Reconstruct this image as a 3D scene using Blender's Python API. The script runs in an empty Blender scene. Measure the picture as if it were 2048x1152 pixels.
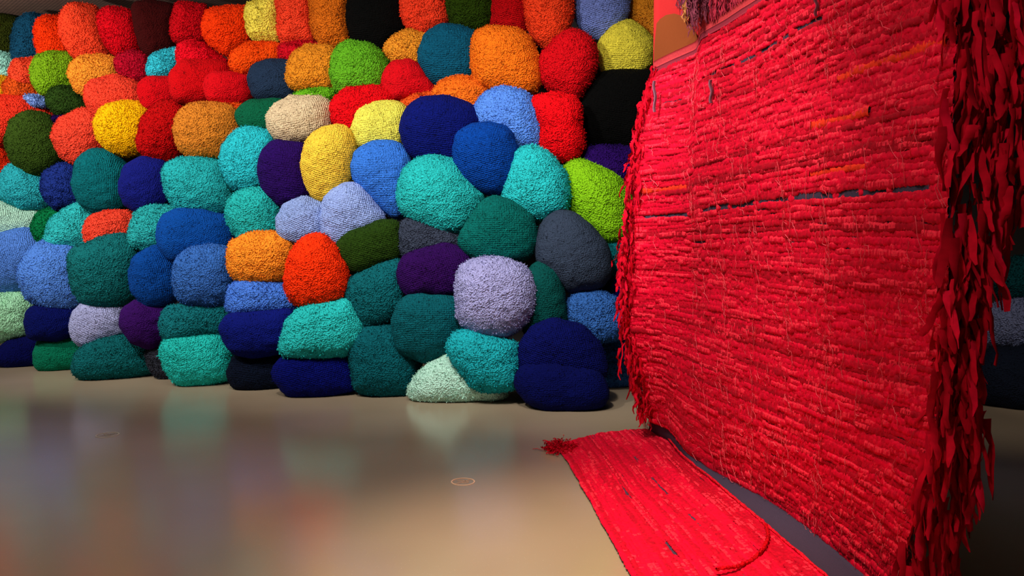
import bpy, math, random
import numpy as np
from mathutils import Vector

rnd = random.Random(7)
rs = np.random.RandomState(11)
SC = bpy.context.scene
COL = SC.collection

# ------------------------------------------------------------------ camera
F, CX, CY, CAMZ = 1550.0, 1024.0, 576.0, 1.6
PITCH = math.atan(96 / F)
cam_d = bpy.data.cameras.new('camera')
cam = bpy.data.objects.new('camera', cam_d); COL.objects.link(cam)
cam.location = (0, 0, CAMZ)
cam.rotation_euler = (math.pi / 2 - PITCH, 0, 0)
cam_d.sensor_width = 36; cam_d.lens = 36 * F / 2048; cam_d.clip_start = .05
SC.camera = cam

# ------------------------------------------------------------------ world, lights, exposure
w = bpy.data.worlds.new('world'); SC.world = w; w.use_nodes = True
w.node_tree.nodes['Background'].inputs[0].default_value = (.9, .93, 1, 1)
w.node_tree.nodes['Background'].inputs[1].default_value = .05
SC.view_settings.view_transform = 'Standard'
SC.view_settings.look = 'None'
SC.view_settings.exposure = 0.0
SC.view_settings.gamma = 1.0
SC.view_settings.use_curve_mapping = False

def spot(name, loc, aim, power, angle, blend, col, size=.12):
    d = bpy.data.lights.new(name, 'SPOT'); d.energy = power; d.color = col
    d.spot_size = math.radians(angle); d.spot_blend = blend; d.shadow_soft_size = size
    o = bpy.data.objects.new(name, d); COL.objects.link(o); o.location = loc
    o.rotation_euler = (Vector(aim) - Vector(loc)).to_track_quat('-Z', 'Y').to_euler()
    return o

def area(name, loc, aim, power, sx, sy, col):
    d = bpy.data.lights.new(name, 'AREA'); d.energy = power; d.color = col
    d.shape = 'RECTANGLE'; d.size = sx; d.size_y = sy
    o = bpy.data.objects.new(name, d); COL.objects.link(o); o.location = loc
    o.rotation_euler = (Vector(aim) - Vector(loc)).to_track_quat('-Z', 'Y').to_euler()
    return o

spot('wall_spot', (-7.4, 5.6, 4.6), (-5.4, 10.2, 2.2), 1120, 80, .8, (1, .95, .88))
spot('wall_spot', (-4.6, 4.6, 4.6), (-3.2, 9.4, 2.2), 850, 75, .8, (1, .95, .88))
spot('wall_spot', (-2.4, 4.2, 4.6), (-.8, 8.6, 2.1), 830, 75, .8, (1, .95, .88))
spot('wall_spot', (-.6, 4.0, 4.6), (1.0, 8.2, 1.8), 600, 70, .8, (1, .95, .88))
spot('wall_spot', (3.6, 4.0, 4.6), (4.6, 7.6, 1.0), 220, 60, .8, (1, .9, .8))
area('ceiling_wash', (-2.4, 5.2, 4.6), (-1.6, 8.6, 1.3), 60, 7, .6, (1, .96, .92))
spot('ceiling_fill', (-8.2, 7.2, 3.3), (-6.6, 10.6, 4.78), 520, 75, 1, (1, .8, .68))  # added unseen lamp that brightens the ceiling at the left
area('floor_fill', (-2.0, 3.2, 4.65), (-2.0, 3.3, 0), 75, 7, 3, (1, .84, .68))  # added warm fill for the floor, no fixture of its own
spot('tapestry_spot', (-.5, 3.3, 4.7), (1.36, 5.0, 1.7), 520, 50, .9, (1, .88, .76), .1)
spot('fringe_fill', (-.6, 1.2, 4.6), (2.2, 3.0, 1.0), 220, 58, 1, (1, .86, .74), .15)  # added fill light that lifts the right fringe
spot('floor_spot', (.1, 2.0, 4.7), (.3, 3.6, 0), 1500, 40, 1, (1, .78, .56), .2)

# ------------------------------------------------------------------ helpers
cp, sp_ = math.cos(PITCH), math.sin(PITCH)
def ray(px, py):
    a, b = (px - CX) / F, -(py - CY) / F
    return np.array((a, cp + b * sp_, -sp_ + b * cp))
def at(px, py, Y):
    d = ray(px, py); return np.array((0, 0, CAMZ)) + d * (Y / d[1])
def fl(px, py, z=0.0):
    d = ray(px, py); return np.array((0, 0, CAMZ)) + d * ((z - CAMZ) / d[2])

def lin(h):
    h = h.lstrip('#'); o = []
    for i in (0, 2, 4):
        c = int(h[i:i + 2], 16) / 255
        o.append(c / 12.92 if c <= .04045 else ((c + .055) / 1.055) ** 2.4)
    return tuple(o)

def mesh_obj(name, V, Fc, mat=None, parent=None, smooth=True, kind=None):
    V = np.asarray(V, dtype=np.float32).reshape(-1, 3)
    m = bpy.data.meshes.new(name)
    if isinstance(Fc, np.ndarray):
        n, k = Fc.shape
        m.vertices.add(len(V)); m.vertices.foreach_set('co', V.ravel())
        m.loops.add(n * k); m.loops.foreach_set('vertex_index', Fc.astype(np.int32).ravel())
        m.polygons.add(n); m.polygons.foreach_set('loop_start', np.arange(0, n * k, k, dtype=np.int32))
        m.polygons.foreach_set('loop_total', np.full(n, k, dtype=np.int32))
        m.update(calc_edges=True)
    else:
        m.from_pydata(V.tolist(), [], Fc); m.update()
    if smooth: m.polygons.foreach_set('use_smooth', [True] * len(m.polygons))
    if mat:
        for q in (mat if isinstance(mat, list) else [mat]): m.materials.append(q)
    o = bpy.data.objects.new(name, m); COL.objects.link(o)
    if parent: o.parent = parent
    if kind: o['kind'] = kind
    return o

def tag(o, label, cat, group=None):
    o['label'] = label; o['category'] = cat
    if group: o['group'] = group
    return o

def box(name, x0, x1, y0, y1, z0, z1, mat, parent=None, kind=None):
    V = [(x, y, z) for x in (x0, x1) for y in (y0, y1) for z in (z0, z1)]
    Fc = [(0, 1, 3, 2), (4, 6, 7, 5), (0, 4, 5, 1), (2, 3, 7, 6), (0, 2, 6, 4), (1, 5, 7, 3)]
    return mesh_obj(name, V, Fc, mat, parent, False, kind)

class SN:
    """cheap smooth 3-D noise: a sum of random plane waves"""
    def __init__(s, freq, n=9, seed=0):
        r = np.random.RandomState(seed)
        d = r.normal(size=(n, 3)); d /= np.linalg.norm(d, axis=1)[:, None]
        s.k = d * freq * r.uniform(.6, 1.4, n)[:, None] * 2 * math.pi; s.p = r.uniform(0, 6.28, n); s.n = n
    def __call__(s, P): return np.sin(P @ s.k.T + s.p).sum(1) / math.sqrt(s.n) * .9

def grid_faces(nu, nv, close_u=False):
    i = np.arange(nu if close_u else nu - 1)[:, None]; j = np.arange(nv - 1)[None, :]
    a = i * nv + j; b = ((i + 1) % nu) * nv + j
    return np.stack([a, b, b + 1, a + 1], -1).reshape(-1, 4)

# ------------------------------------------------------------------ materials
def nodes(name):
    m = bpy.data.materials.new(name); m.use_nodes = True
    return m, m.node_tree, m.node_tree.nodes['Principled BSDF']

def N(nt, t, **kw):
    n = nt.nodes.new(t)
    for k, v in kw.items():
        if k in n.inputs.keys(): n.inputs[k].default_value = v
        else: setattr(n, k, v)
    return n

MC = {}
def fibre(hexc, style='f', gain=1.0):
    key = (hexc, style)
    if key in MC: return MC[key]
    m, nt, b = nodes('fibre_' + hexc + style)
    c = np.array(lin(hexc)) ** 1.26 * gain
    if c[1] > 3 * c[0] and c[1] * .6 < c[2] < c[1] * 1.05: c[2] *= 1.16   # turquoise and teal base colours made bluer to offset the warm lamps
    c = np.clip(c, .0012, .9)
    L = nt.links
    tc = N(nt, 'ShaderNodeTexCoord')
    n1 = N(nt, 'ShaderNodeTexNoise', Scale=38.0, Detail=2.0)
    n2 = N(nt, 'ShaderNodeTexNoise', Scale=3.0, Detail=2.0)
    vo = N(nt, 'ShaderNodeTexVoronoi', Scale={'f': 62.0, 'k': 70.0, 's': 74.0}[style])
    for q in (n1, n2, vo): L.new(tc.outputs['Object'], q.inputs['Vector'])
    r = N(nt, 'ShaderNodeValToRGB'); e = r.color_ramp.elements
    e[0].position = .31; e[0].color = (*[x * .4 for x in c], 1)  # dark dots: shade in the pits put into the colour
    e[1].position = .40; e[1].color = (*c, 1)
    L.new(n1.outputs[0], r.inputs[0])
    r2 = N(nt, 'ShaderNodeValToRGB'); e = r2.color_ramp.elements
    e[0].position = .3; e[0].color = (.86, .86, .86, 1); e[1].position = .7; e[1].color = (1, 1, 1, 1)
    L.new(n2.outputs[0], r2.inputs[0])
    mx = N(nt, 'ShaderNodeMix', data_type='RGBA', blend_type='MULTIPLY'); mx.inputs[0].default_value = 1
    L.new(r.outputs[0], mx.inputs[6]); L.new(r2.outputs[0], mx.inputs[7])
    L.new(mx.outputs[2], b.inputs['Base Color'])
    # stitches: two crossing sets of ridges
    hs = []
    for dr, sc_ in (('X', 19.0), ('Z', 17.0)):
        wv = N(nt, 'ShaderNodeTexWave', Scale=sc_, Distortion=1.2); wv.inputs['Detail'].default_value = 1.0
        wv.inputs['Detail Scale'].default_value = .3
        wv.bands_direction = dr; mp = N(nt, 'ShaderNodeMapping'); mp.inputs['Rotation'].default_value = (0, sum(map(ord, hexc)) % 7 * .14 - .3, 0)
        L.new(tc.outputs['Object'], mp.inputs[0]); L.new(mp.outputs[0], wv.inputs['Vector']); hs.append(wv)
    mu = N(nt, 'ShaderNodeMath', operation='ADD'); L.new(hs[0].outputs['Fac'], mu.inputs[0]); L.new(hs[1].outputs['Fac'], mu.inputs[1])
    ad = N(nt, 'ShaderNodeMath', operation='MULTIPLY_ADD')
    L.new(mu.outputs[0], ad.inputs[0]); ad.inputs[1].default_value = {'f': .10, 'k': .5, 's': .2}[style]
    L.new(vo.outputs['Distance'], ad.inputs[2])
    a2 = N(nt, 'ShaderNodeMath', operation='MULTIPLY_ADD'); L.new(n1.outputs[0], a2.inputs[0]); a2.inputs[1].default_value = 1.0
    L.new(ad.outputs[0], a2.inputs[2])
    bp = N(nt, 'ShaderNodeBump', Strength={'f': .9, 'k': .8, 's': .65}[style], Distance=.02)
    L.new(a2.outputs[0], bp.inputs['Height']); L.new(bp.outputs[0], b.inputs['Normal'])
    b.inputs['Roughness'].default_value = .95
    b.inputs['Specular IOR Level'].default_value = .08
    MC[key] = m
    return m

def plain(name, c, rough=.9, spec=.1, noise=0, scale=60, bump=0):
    m, nt, b = nodes(name)
    c = lin(c) if isinstance(c, str) else c
    b.inputs['Base Color'].default_value = (*c, 1)
    b.inputs['Roughness'].default_value = rough; b.inputs['Specular IOR Level'].default_value = spec
    if noise or bump:
        tc = N(nt, 'ShaderNodeTexCoord'); n1 = N(nt, 'ShaderNodeTexNoise', Scale=float(scale), Detail=4.0)
        nt.links.new(tc.outputs['Object'], n1.inputs['Vector'])
        r = N(nt, 'ShaderNodeValToRGB'); e = r.color_ramp.elements
        e[0].position = .35; e[0].color = (*[x * (1 - noise) for x in c], 1); e[1].position = .65; e[1].color = (*c, 1)
        nt.links.new(n1.outputs[0], r.inputs[0]); nt.links.new(r.outputs[0], b.inputs['Base Color'])
        if bump:
            bp = N(nt, 'ShaderNodeBump', Strength=bump, Distance=.004)
            nt.links.new(n1.outputs[0], bp.inputs['Height']); nt.links.new(bp.outputs[0], b.inputs['Normal'])
    return m

def floor_mat():
    m, nt, b = nodes('polished_terrazzo'); L = nt.links
    tc = N(nt, 'ShaderNodeTexCoord')
    n1 = N(nt, 'ShaderNodeTexNoise', Scale=.6, Detail=3.0)
    r1 = N(nt, 'ShaderNodeValToRGB'); e = r1.color_ramp.elements
    e[0].position = .3; e[0].color = (.34, .265, .18, 1); e[1].position = .7; e[1].color = (.41, .32, .22, 1)
    vo = N(nt, 'ShaderNodeTexVoronoi', Scale=90.0)
    r2 = N(nt, 'ShaderNodeValToRGB'); e = r2.color_ramp.elements
    e[0].position = .08; e[0].color = (1, 1, 1, 1); e[1].position = .14; e[1].color = (0, 0, 0, 1)
    gate = N(nt, 'ShaderNodeTexNoise', Scale=55.0, Detail=1.0)
    rg = N(nt, 'ShaderNodeValToRGB'); e = rg.color_ramp.elements
    e[0].position = .52; e[1].position = .6
    mul = N(nt, 'ShaderNodeMath', operation='MULTIPLY')
    mx = N(nt, 'ShaderNodeMix', data_type='RGBA'); mx.inputs[7].default_value = (.62, .52, .4, 1)
    for q in (n1, vo, gate): L.new(tc.outputs['Object'], q.inputs['Vector'])
    L.new(n1.outputs[0], r1.inputs[0]); L.new(vo.outputs['Distance'], r2.inputs[0]); L.new(gate.outputs[0], rg.inputs[0])
    L.new(r2.outputs[0], mul.inputs[0]); L.new(rg.outputs[0], mul.inputs[1]); L.new(mul.outputs[0], mx.inputs[0])
    L.new(r1.outputs[0], mx.inputs[6]); L.new(mx.outputs[2], b.inputs['Base Color'])
    b.inputs['Roughness'].default_value = .21; b.inputs['Specular IOR Level'].default_value = .75; b.inputs['IOR'].default_value = 1.6
    n3 = N(nt, 'ShaderNodeTexNoise', Scale=140.0, Detail=2.0); L.new(tc.outputs['Object'], n3.inputs['Vector'])
    bp = N(nt, 'ShaderNodeBump', Strength=.04, Distance=.001); L.new(n3.outputs[0], bp.inputs['Height'])
    L.new(bp.outputs[0], b.inputs['Normal'])
    return m

def ceil_mat():
    m, nt, b = nodes('ceiling_mesh_panels'); L = nt.links
    tc = N(nt, 'ShaderNodeTexCoord')
    br = N(nt, 'ShaderNodeTexBrick', Scale=9.0); br.inputs['Color1'].default_value = (.24, .16, .13, 1)
    br.inputs['Color2'].default_value = (.3, .2, .16, 1); br.inputs['Mortar'].default_value = (.02, .015, .012, 1)
    br.inputs['Mortar Size'].default_value = .05
    L.new(tc.outputs['Object'], br.inputs['Vector']); L.new(br.outputs[0], b.inputs['Base Color'])
    b.inputs['Roughness'].default_value = .9
    return m

# ------------------------------------------------------------------ the room
H = 4.78
def struct(o): o['kind'] = 'structure'; return o
struct(box('floor', -9, 8, -3, 13.5, -.1, 0, floor_mat()))
struct(box('ceiling', -9, 8, -3, 13.5, H, H + .1, ceil_mat()))
wm = plain('dark_wall_paint', (.035, .03, .03))
wd = np.array((3.2, -.8)); 
def slab(name, a, b, z0, z1, th, mat):
    a = np.array(a, float); b = np.array(b, float); d = (b - a) / np.linalg.norm(b - a); n = np.array((-d[1], d[0])) * th
    P = [a, b, b + n, a + n]
    V = [(p[0], p[1], z) for z in (z0, z1) for p in P]
    return mesh_obj(name, V, [(0, 3, 2, 1), (4, 5, 6, 7), (0, 1, 5, 4), (1, 2, 6, 5), (2, 3, 7, 6), (3, 0, 4, 7)], mat, None, False)
struct(slab('wall_back', (-9, 12.9), (8, 9.6), 0, H, .12, wm))
wl = plain('warm_grey_wall', (.22, .2, .18))
struct(box('wall_left', -9.1, -9, -3, 13.5, 0, H, wl))
struct(box('wall_right', 8, 8.1, -3, 13.5, 0, H, wl))
struct(box('wall_front', -9, 8, -3.1, -3, 0, H, wl))

# ------------------------------------------------------------------ the pile of fibre bales
# colour | layer (higher = nearer) | texture f/k/s | stands on floor? | outline | label
BALES = r'''
47521C|0|f|0|-45 30 0 28 36 32 36 70 30 114 0 118 -45 115|dark olive bale in the far left corner under the ceiling
1E5A78|1|f|0|28 122 29 80 40 47 60 28 92 32 98 80 94 122 50 127|dull blue bale in the top row between dark olive and orange
FF4A10|2|f|0|73 65 80 46 95 36 125 33 145 60 150 110 110 118 85 116 75 92|orange bale in the top row just right of the dull blue one
FF5A38|3|f|0|126 47 135 26 150 13 188 11 203 30 210 60 221 100 214 122 170 128 142 108 128 75|tall fuzzy coral bale reaching the ceiling in the top row
D80C28|2|f|0|202 32 218 18 262 20 278 45 280 95 265 108 235 114 212 92 204 60|red bale in the top row between tall coral and dark maroon
4C0E10|1|s|0|270 16 300 8 350 8 352 60 350 98 302 114 284 100 272 60|dark maroon bale in the top row under the ceiling
CC1024|2|f|0|355 10 412 8 420 40 414 86 374 90 345 82 344 60 350 30|crimson bale in the top row between maroon and bright orange
FF4E0C|3|f|0|409 50 420 25 450 15 498 12 506 40 504 88 456 113 425 95 411 75|large bright orange bale in the top row beside the pale yellow one
FBE468|4|f|0|497 15 518 6 530 -14 560 -14 560 40 560 80 512 83 496 70 494 40|pale yellow bale in the top row pinched at its top
FF5838|3|f|0|553 -30 622 -30 625 30 630 84 566 90 556 60|coral bale in the top row right of the pale yellow one
D87C24|3|f|0|620 -30 700 -30 697 30 698 75 688 96 642 92 624 60|ochre orange bale in the top row left of the large black one
0A0A08|2|k|0|695 10 710 -25 812 -25 815 30 820 60 795 82 770 103 730 98 705 78 694 45|large black bale in the middle of the top row
FA5434|4|f|0|803 -30 897 -30 899 40 882 57 850 73 820 61 804 37 800 10|coral bale in the top row right of the large black one
3C5410|2|f|0|890 -30 994 -30 992 30 978 60 940 64 903 54 893 20|dark green bale in the top row left of a narrow red one
CC1420|1|k|0|980 -30 1056 -30 1056 30 1054 68 1000 68 980 55 980 20|narrow red bale in the top row between dark green and coral
FF5830|3|f|0|1050 -30 1142 -30 1147 30 1132 76 1092 97 1062 72 1051 40|coral orange bale in the top row left of the lilac blue one
8C9CDC|4|k|0|1145 -25 1258 -25 1257 28 1238 64 1206 78 1168 61 1149 32 1142 15|lilac blue knitted bale in the top row at the right
ECA038|3|f|0|1254 -30 1334 -30 1334 60 1328 115 1305 90 1280 55 1255 38|amber bale in the top row beside the hanging red textile
FFE85E|6|k|0|1194 95 1200 80 1225 56 1260 41 1285 58 1307 90 1306 130 1290 155 1250 162 1210 155 1196 120|lemon yellow bale with a pointed top above the big black one
186C88|4|k|0|836 105 850 72 885 53 925 55 952 67 960 110 952 146 920 166 886 174 855 152 838 127|petrol blue round bale left of the big square orange one
FA8828|5|f|0|945 90 951 67 985 57 1030 60 1060 78 1077 110 1081 150 1072 186 1040 192 990 182 952 164 944 120|big square shouldered orange bale below the narrow red one
DC1828|4|f|0|1080 110 1110 80 1145 60 1175 70 1192 95 1193 130 1182 165 1156 202 1120 192 1090 172 1080 140|red bale between the big square orange one and lemon yellow one
ECA43C|3|f|0|766 100 788 76 820 61 855 68 858 100 850 130 800 134 778 124|small ochre bale tucked under the large black one of the top row
D41828|4|s|0|768 148 788 124 820 121 842 135 862 160 876 186 830 196 780 200 764 172|red bale with a long right slope below the small ochre one
70B030|5|f|0|662 130 670 105 695 85 740 88 765 103 780 130 773 165 765 184 720 192 675 184 660 155|round grass green bale below and left of the large black one
DC9430|4|f|0|575 150 585 115 615 93 660 91 680 110 676 160 662 182 620 184 590 180 575 165|ochre bale left of the round grass green one
2E4058|3|s|0|498 160 508 135 540 120 590 117 602 140 606 184 582 202 540 204 508 196|dark slate blue bale left of the ochre one in the third row
78B82C|2|f|0|572 206 600 180 650 171 685 180 668 198 620 210|sliver of grass green bale showing above the cream one
FF6014|3|f|0|463 135 468 108 495 88 548 82 567 92 570 118 532 128 508 142 484 150|bright orange bale wedged above the dark slate blue one
D01830|1|f|0|558 92 600 84 634 84 642 112 600 124 560 122|small red bale squeezed beneath the coral one in the top row
88B428|4|f|0|70 145 78 118 100 106 145 107 157 125 153 150 148 178 110 192 80 187 72 165|apple green bale with a rounded left side near the upper left
FCA440|3|f|0|145 142 165 118 200 108 236 112 242 140 234 168 192 194 160 188 146 160|peach orange bale right of the apple green one
C0143A|2|f|0|236 117 265 103 290 108 303 125 300 162 270 170 243 154 234 135|crimson pink bale between peach orange and small turquoise
48C8D8|3|f|0|297 140 305 115 330 100 360 95 366 120 352 147 325 158 298 155|small sky turquoise bale set among red ones near the top left
E41430|4|f|0|358 102 375 88 410 90 445 112 474 140 440 164 380 158 358 128|bright red bale right of the small sky turquoise one
C80C1C|5|s|0|346 152 368 122 420 117 455 125 468 150 448 200 392 214 350 200|deep red bale in the cluster of reds, the middle one
D01424|6|s|0|411 167 425 148 460 145 498 150 506 185 494 208 450 212 414 200|round red bale left of the dark slate blue one
CC0E20|3|s|0|282 170 300 157 350 155 364 180 356 220 320 232 288 215 281 190|red bale at the left end of the cluster of reds
FF5840|5|f|0|178 185 190 165 235 150 270 160 285 177 289 202 284 232 240 244 200 238 180 212|coral bale below the crimson pink and peach orange ones
3C5A24|4|f|0|98 205 105 182 125 173 155 175 178 200 178 228 140 238 110 225|small dark green bale under the apple green one
FF6040|3|f|0|25 150 35 122 82 113 86 150 74 174 30 170|small coral orange bale left of the apple green one
B0ECE0|2|f|0|-45 112 0 102 20 107 32 125 34 158 0 168 -45 160|pale aqua bale at the left picture edge near the top
FFB828|3|f|0|-45 150 0 148 24 155 22 186 4 206 -45 206|golden bale at the left picture edge under the pale aqua one
E06828|2|f|0|12 172 30 150 70 153 86 190 62 208 18 204|burnt orange bale between golden and apple green
94B4EC|1|f|0|50 194 75 190 100 198 94 214 62 214|sliver of light blue bale above the small dark green one
FA4C34|5|f|0|-55 212 0 195 45 190 88 202 113 235 104 258 40 275 -10 302 -55 285|wide coral red bale at the left picture edge
4A6426|7|f|0|20 287 30 246 60 225 90 228 115 246 124 290 116 322 95 346 60 351 30 326|large round moss green bale near the left picture edge
301464|2|f|0|108 238 125 220 154 220 156 250 118 256|tiny dark purple bale peeping between moss green and coral
FF5C44|6|f|0|110 275 125 240 160 220 192 218 208 240 206 290 183 320 152 333 127 312|coral bale right of the large round moss green one
FFC010|7|f|0|196 245 215 215 250 203 286 206 306 224 304 270 286 302 250 312 215 301 198 275|golden yellow bale between coral and deep red
C00014|6|f|0|280 282 290 240 320 203 356 203 378 225 374 270 358 317 330 328 300 318 283 302|tall deep red bale right of the golden yellow one
D48C38|7|f|0|353 265 362 230 390 210 430 205 465 212 486 240 488 270 462 300 440 318 390 318 361 300|large round ochre brown bale above the turquoise cluster
EC6424|3|f|0|432 204 485 204 496 226 450 236|sliver of orange bale behind the large round ochre brown one
00684C|4|s|0|476 227 500 201 545 195 580 200 588 228 566 266 520 270 484 254|forest green bale left of the cream one
DCC8A8|7|k|0|535 245 550 215 585 195 635 192 660 205 665 235 655 270 620 287 570 288 545 275|cream bale with a cracked matted face, the only cream one
E41424|5|f|0|662 207 690 178 750 172 794 185 784 218 745 230 718 255 700 274 678 264 664 235|red bale between cream and pale yellow knitted ones
F07030|3|f|0|798 208 830 187 880 180 872 204 830 224|sliver of orange bale left of the orange one above navy
FA842C|4|f|0|866 190 880 165 920 150 946 158 975 175 972 222 930 230 876 212|orange bale with a lumpy top above the big navy one
F8EC70|7|k|0|703 260 720 220 755 203 800 205 816 225 818 275 792 302 730 305 706 287|pale yellow knitted bale right of the cream one
14247C|9|k|0|799 255 815 220 850 198 890 194 940 210 964 240 948 292 912 328 850 328 815 302|big round navy bale resting on royal blue
6C9CEC|6|f|0|948 215 965 190 1010 173 1050 185 1080 215 1087 270 1082 298 1040 304 990 275 953 245|cornflower blue bale below the big square orange one
FF1828|5|f|0|1058 197 1100 188 1150 195 1162 215 1162 250 1171 290 1152 320 1110 321 1080 296 1080 250|bright scarlet squarish bale left of the big black one
080807|3|k|0|1150 212 1178 160 1220 145 1310 145 1320 250 1310 310 1200 302 1162 275|big black bale beside the hanging red textile
0C56AC|10|k|0|908 310 915 270 945 250 985 247 1020 262 1037 300 1032 350 1012 380 990 393 950 377 920 352|royal blue round bale in front of navy and cornflower ones
36BAB0|8|f|0|797 385 805 350 830 320 870 312 910 325 942 358 973 388 962 430 930 466 880 472 830 447 800 417|large shaggy turquoise bale below the big round navy one
3CCAC4|7|f|0|1005 380 1030 300 1060 292 1100 308 1130 345 1139 390 1132 425 1092 442 1040 440 1006 415|large shaggy turquoise bale right of the royal blue round one
9CD42C|5|f|0|1118 345 1155 318 1190 330 1235 356 1265 400 1255 476 1205 486 1150 440 1124 405|lime green shaggy bale beside the hanging red textile
3C1470|6|f|0|1160 325 1175 295 1220 290 1270 298 1280 350 1250 384 1200 372 1170 350|dark purple bale between big black and lime green
4A88DE|7|k|0|702 340 712 305 745 285 790 284 818 305 824 350 820 420 797 442 760 418 720 380|sky blue knitted bale right of the tall yellow one
FFD054|9|k|0|605 330 615 285 640 258 675 250 700 262 713 300 706 350 690 385 660 406 630 400 612 370|tall golden yellow knitted bale between purple and sky blue
38126A|7|k|0|517 340 525 305 550 284 612 288 628 340 622 395 592 415 560 412 530 387|purple knitted bale left of the tall yellow one
38BCBC|6|f|0|446 330 450 290 475 262 510 255 548 265 556 310 540 370 492 388 460 372|upper turquoise bale of the cluster, touching purple
34B0AA|7|f|0|333 345 345 325 375 315 440 320 464 372 462 424 420 436 360 432 338 390|broad turquoise bale directly under the ochre brown one
34B4A8|8|f|0|455 425 465 395 495 378 530 380 556 410 563 440 560 480 520 492 480 485 458 450|lower turquoise bale between royal blue and pale lavender
202880|6|s|0|242 375 255 335 285 315 325 318 344 340 352 398 325 420 280 429 252 407|dark navy bale between dark teal and turquoise
0C7C7C|7|k|0|150 370 158 325 185 300 225 302 253 330 258 402 230 428 195 431 165 407|dark teal round bale below the golden yellow one
304898|6|f|0|88 375 95 345 125 325 150 335 164 370 168 408 142 420 110 420 92 397|indigo blue bale left of the dark teal round one
44C4C4|5|f|0|3 370 15 345 35 327 60 343 95 358 104 402 82 418 40 418 8 398|turquoise bale under the large round moss green one
FF4820|5|f|0|-45 288 0 285 25 318 28 345 16 370 0 396 -45 396|orange red bale at the left picture edge
CCFCE2|6|k|0|-65 412 0 402 40 410 104 416 98 452 62 488 0 498 -65 490|wide mint bale at the left picture edge at mid height
3CB8B8|3|f|0|-30 388 8 386 26 404 0 420 -30 420|sliver of turquoise bale above the wide mint one
00905C|5|f|0|68 455 80 425 110 414 134 425 120 462 100 492 75 482|small emerald bale between mint and turquoise
44C4BC|7|f|0|94 482 105 440 130 420 160 404 192 430 198 472 182 496 130 500 98 496|turquoise bale left of the small coral one at mid height
FF5C44|8|f|0|173 460 185 435 215 422 255 423 272 435 276 470 250 488 215 500 178 496|small coral bale above the dark green teal boulder shape
3CB4AC|7|f|0|262 465 275 425 310 410 350 412 362 440 350 486 322 500 290 502 266 487|turquoise bale right of the small coral one
0C56A0|8|s|0|322 470 328 435 355 418 410 420 455 432 471 470 468 498 400 522 345 522 325 497|wide royal blue bale under the broad turquoise one
70A0F0|8|k|0|-45 478 0 468 45 455 80 470 88 510 66 560 38 590 0 594 -45 590|cornflower blue bale at the left picture edge
6898E4|9|f|0|47 550 60 510 90 485 135 480 168 500 174 560 170 602 140 624 95 620 60 596|cornflower blue bale pressed against the dark green teal one
1E7A76|10|f|0|148 540 152 500 200 478 245 467 275 480 290 510 282 560 266 602 220 616 175 609 152 575|tall green teal bale left of the royal blue pair
1058A4|9|k|0|264 545 272 510 310 490 350 500 366 540 360 592 332 615 295 616 268 582|royal blue bale right of the tall green teal one
4878BC|10|f|0|352 560 358 520 385 497 430 490 462 498 470 550 464 604 420 618 375 613 355 590|denim blue bale left of the lower orange one
FF9C38|11|f|0|458 510 465 485 500 467 550 466 585 480 592 515 582 555 540 570 490 569 462 545|light orange bale left of the orange red egg shaped one
5C8CE0|9|f|0|455 607 460 570 490 558 560 560 600 575 600 618 560 628 480 631 458 624|low blue bale squeezed beneath the light orange one
FF4814|12|f|0|573 560 580 510 610 475 645 467 670 490 695 530 698 570 685 600 655 618 610 618 580 595|orange red egg shaped bale, most vivid in the lower half
9CB0E0|7|k|0|556 440 570 410 610 392 650 402 668 440 650 486 600 494 560 478|pale lavender blue bale on the left of its pair
A4B8EC|8|k|0|640 440 650 395 690 370 725 372 772 432 766 456 710 488 680 500 646 484|pale lavender blue creased bale on the right of its pair
38541A|9|k|0|672 492 700 462 760 441 800 442 808 490 796 522 744 542 708 549 686 530|dark olive bale sloping up right of the orange red egg shaped one
4A5264|7|f|0|798 470 808 438 850 438 900 456 936 482 900 510 850 510 810 520 798 497|grey slate bale below the large shaggy turquoise one
441468|9|k|0|797 550 805 515 840 497 890 490 940 500 956 540 946 584 880 598 810 592|wide purple bale left of the lilac shaggy one
18747C|8|f|0|693 590 700 560 750 530 800 516 814 550 812 622 766 652 722 658 700 627|upper teal bale of three, right of orange red
14707A|9|k|0|783 640 800 600 840 588 890 590 934 605 930 682 896 714 850 726 798 704|middle teal bale of three, left of the lilac shaggy one
14707A|9|f|1|697 700 705 660 740 648 790 652 834 700 844 742 828 792 760 796 710 778|lowest teal bale of three, standing on the floor
0A7C70|10|k|0|915 480 930 450 960 410 990 393 1030 405 1066 432 1076 480 1062 512 1020 532 970 528 930 506|pine teal bale with a pointed top under royal blue
485468|8|s|0|1073 490 1080 445 1110 425 1150 425 1185 455 1216 490 1223 540 1202 577 1140 588 1100 556 1076 522|large grey slate bale under the lime green one
B0B0DC|13|f|0|912 580 918 540 945 518 1000 515 1050 530 1070 570 1068 620 1050 655 1010 672 950 670 915 640|lilac grey shaggy boulder shaped bale at the front
046058|7|s|0|1045 552 1078 524 1112 534 1132 590 1136 642 1104 672 1045 672|dark bottle green bale behind the lilac grey one
4A7CC0|8|f|0|1128 612 1150 580 1195 577 1236 598 1252 640 1240 676 1190 688 1148 670 1130 642|denim blue bale near the floor beside the red textile fringe
4A7CC0|6|f|1|1175 690 1230 668 1262 690 1262 770 1215 778 1180 760|denim blue bale on the floor, half hidden beside the red fringe
1C8484|4|f|0|1205 490 1240 480 1256 520 1240 560 1205 560|sliver of teal bale right of the large grey slate one
20207C|5|f|0|1194 575 1230 556 1262 580 1256 620 1200 620|sliver of navy bale between slate and denim blue ones
141E70|10|k|0|1038 692 1060 656 1110 637 1165 650 1205 690 1216 742 1190 768 1100 764 1038 745|navy bale sitting on the rightmost navy bale on the floor
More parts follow.
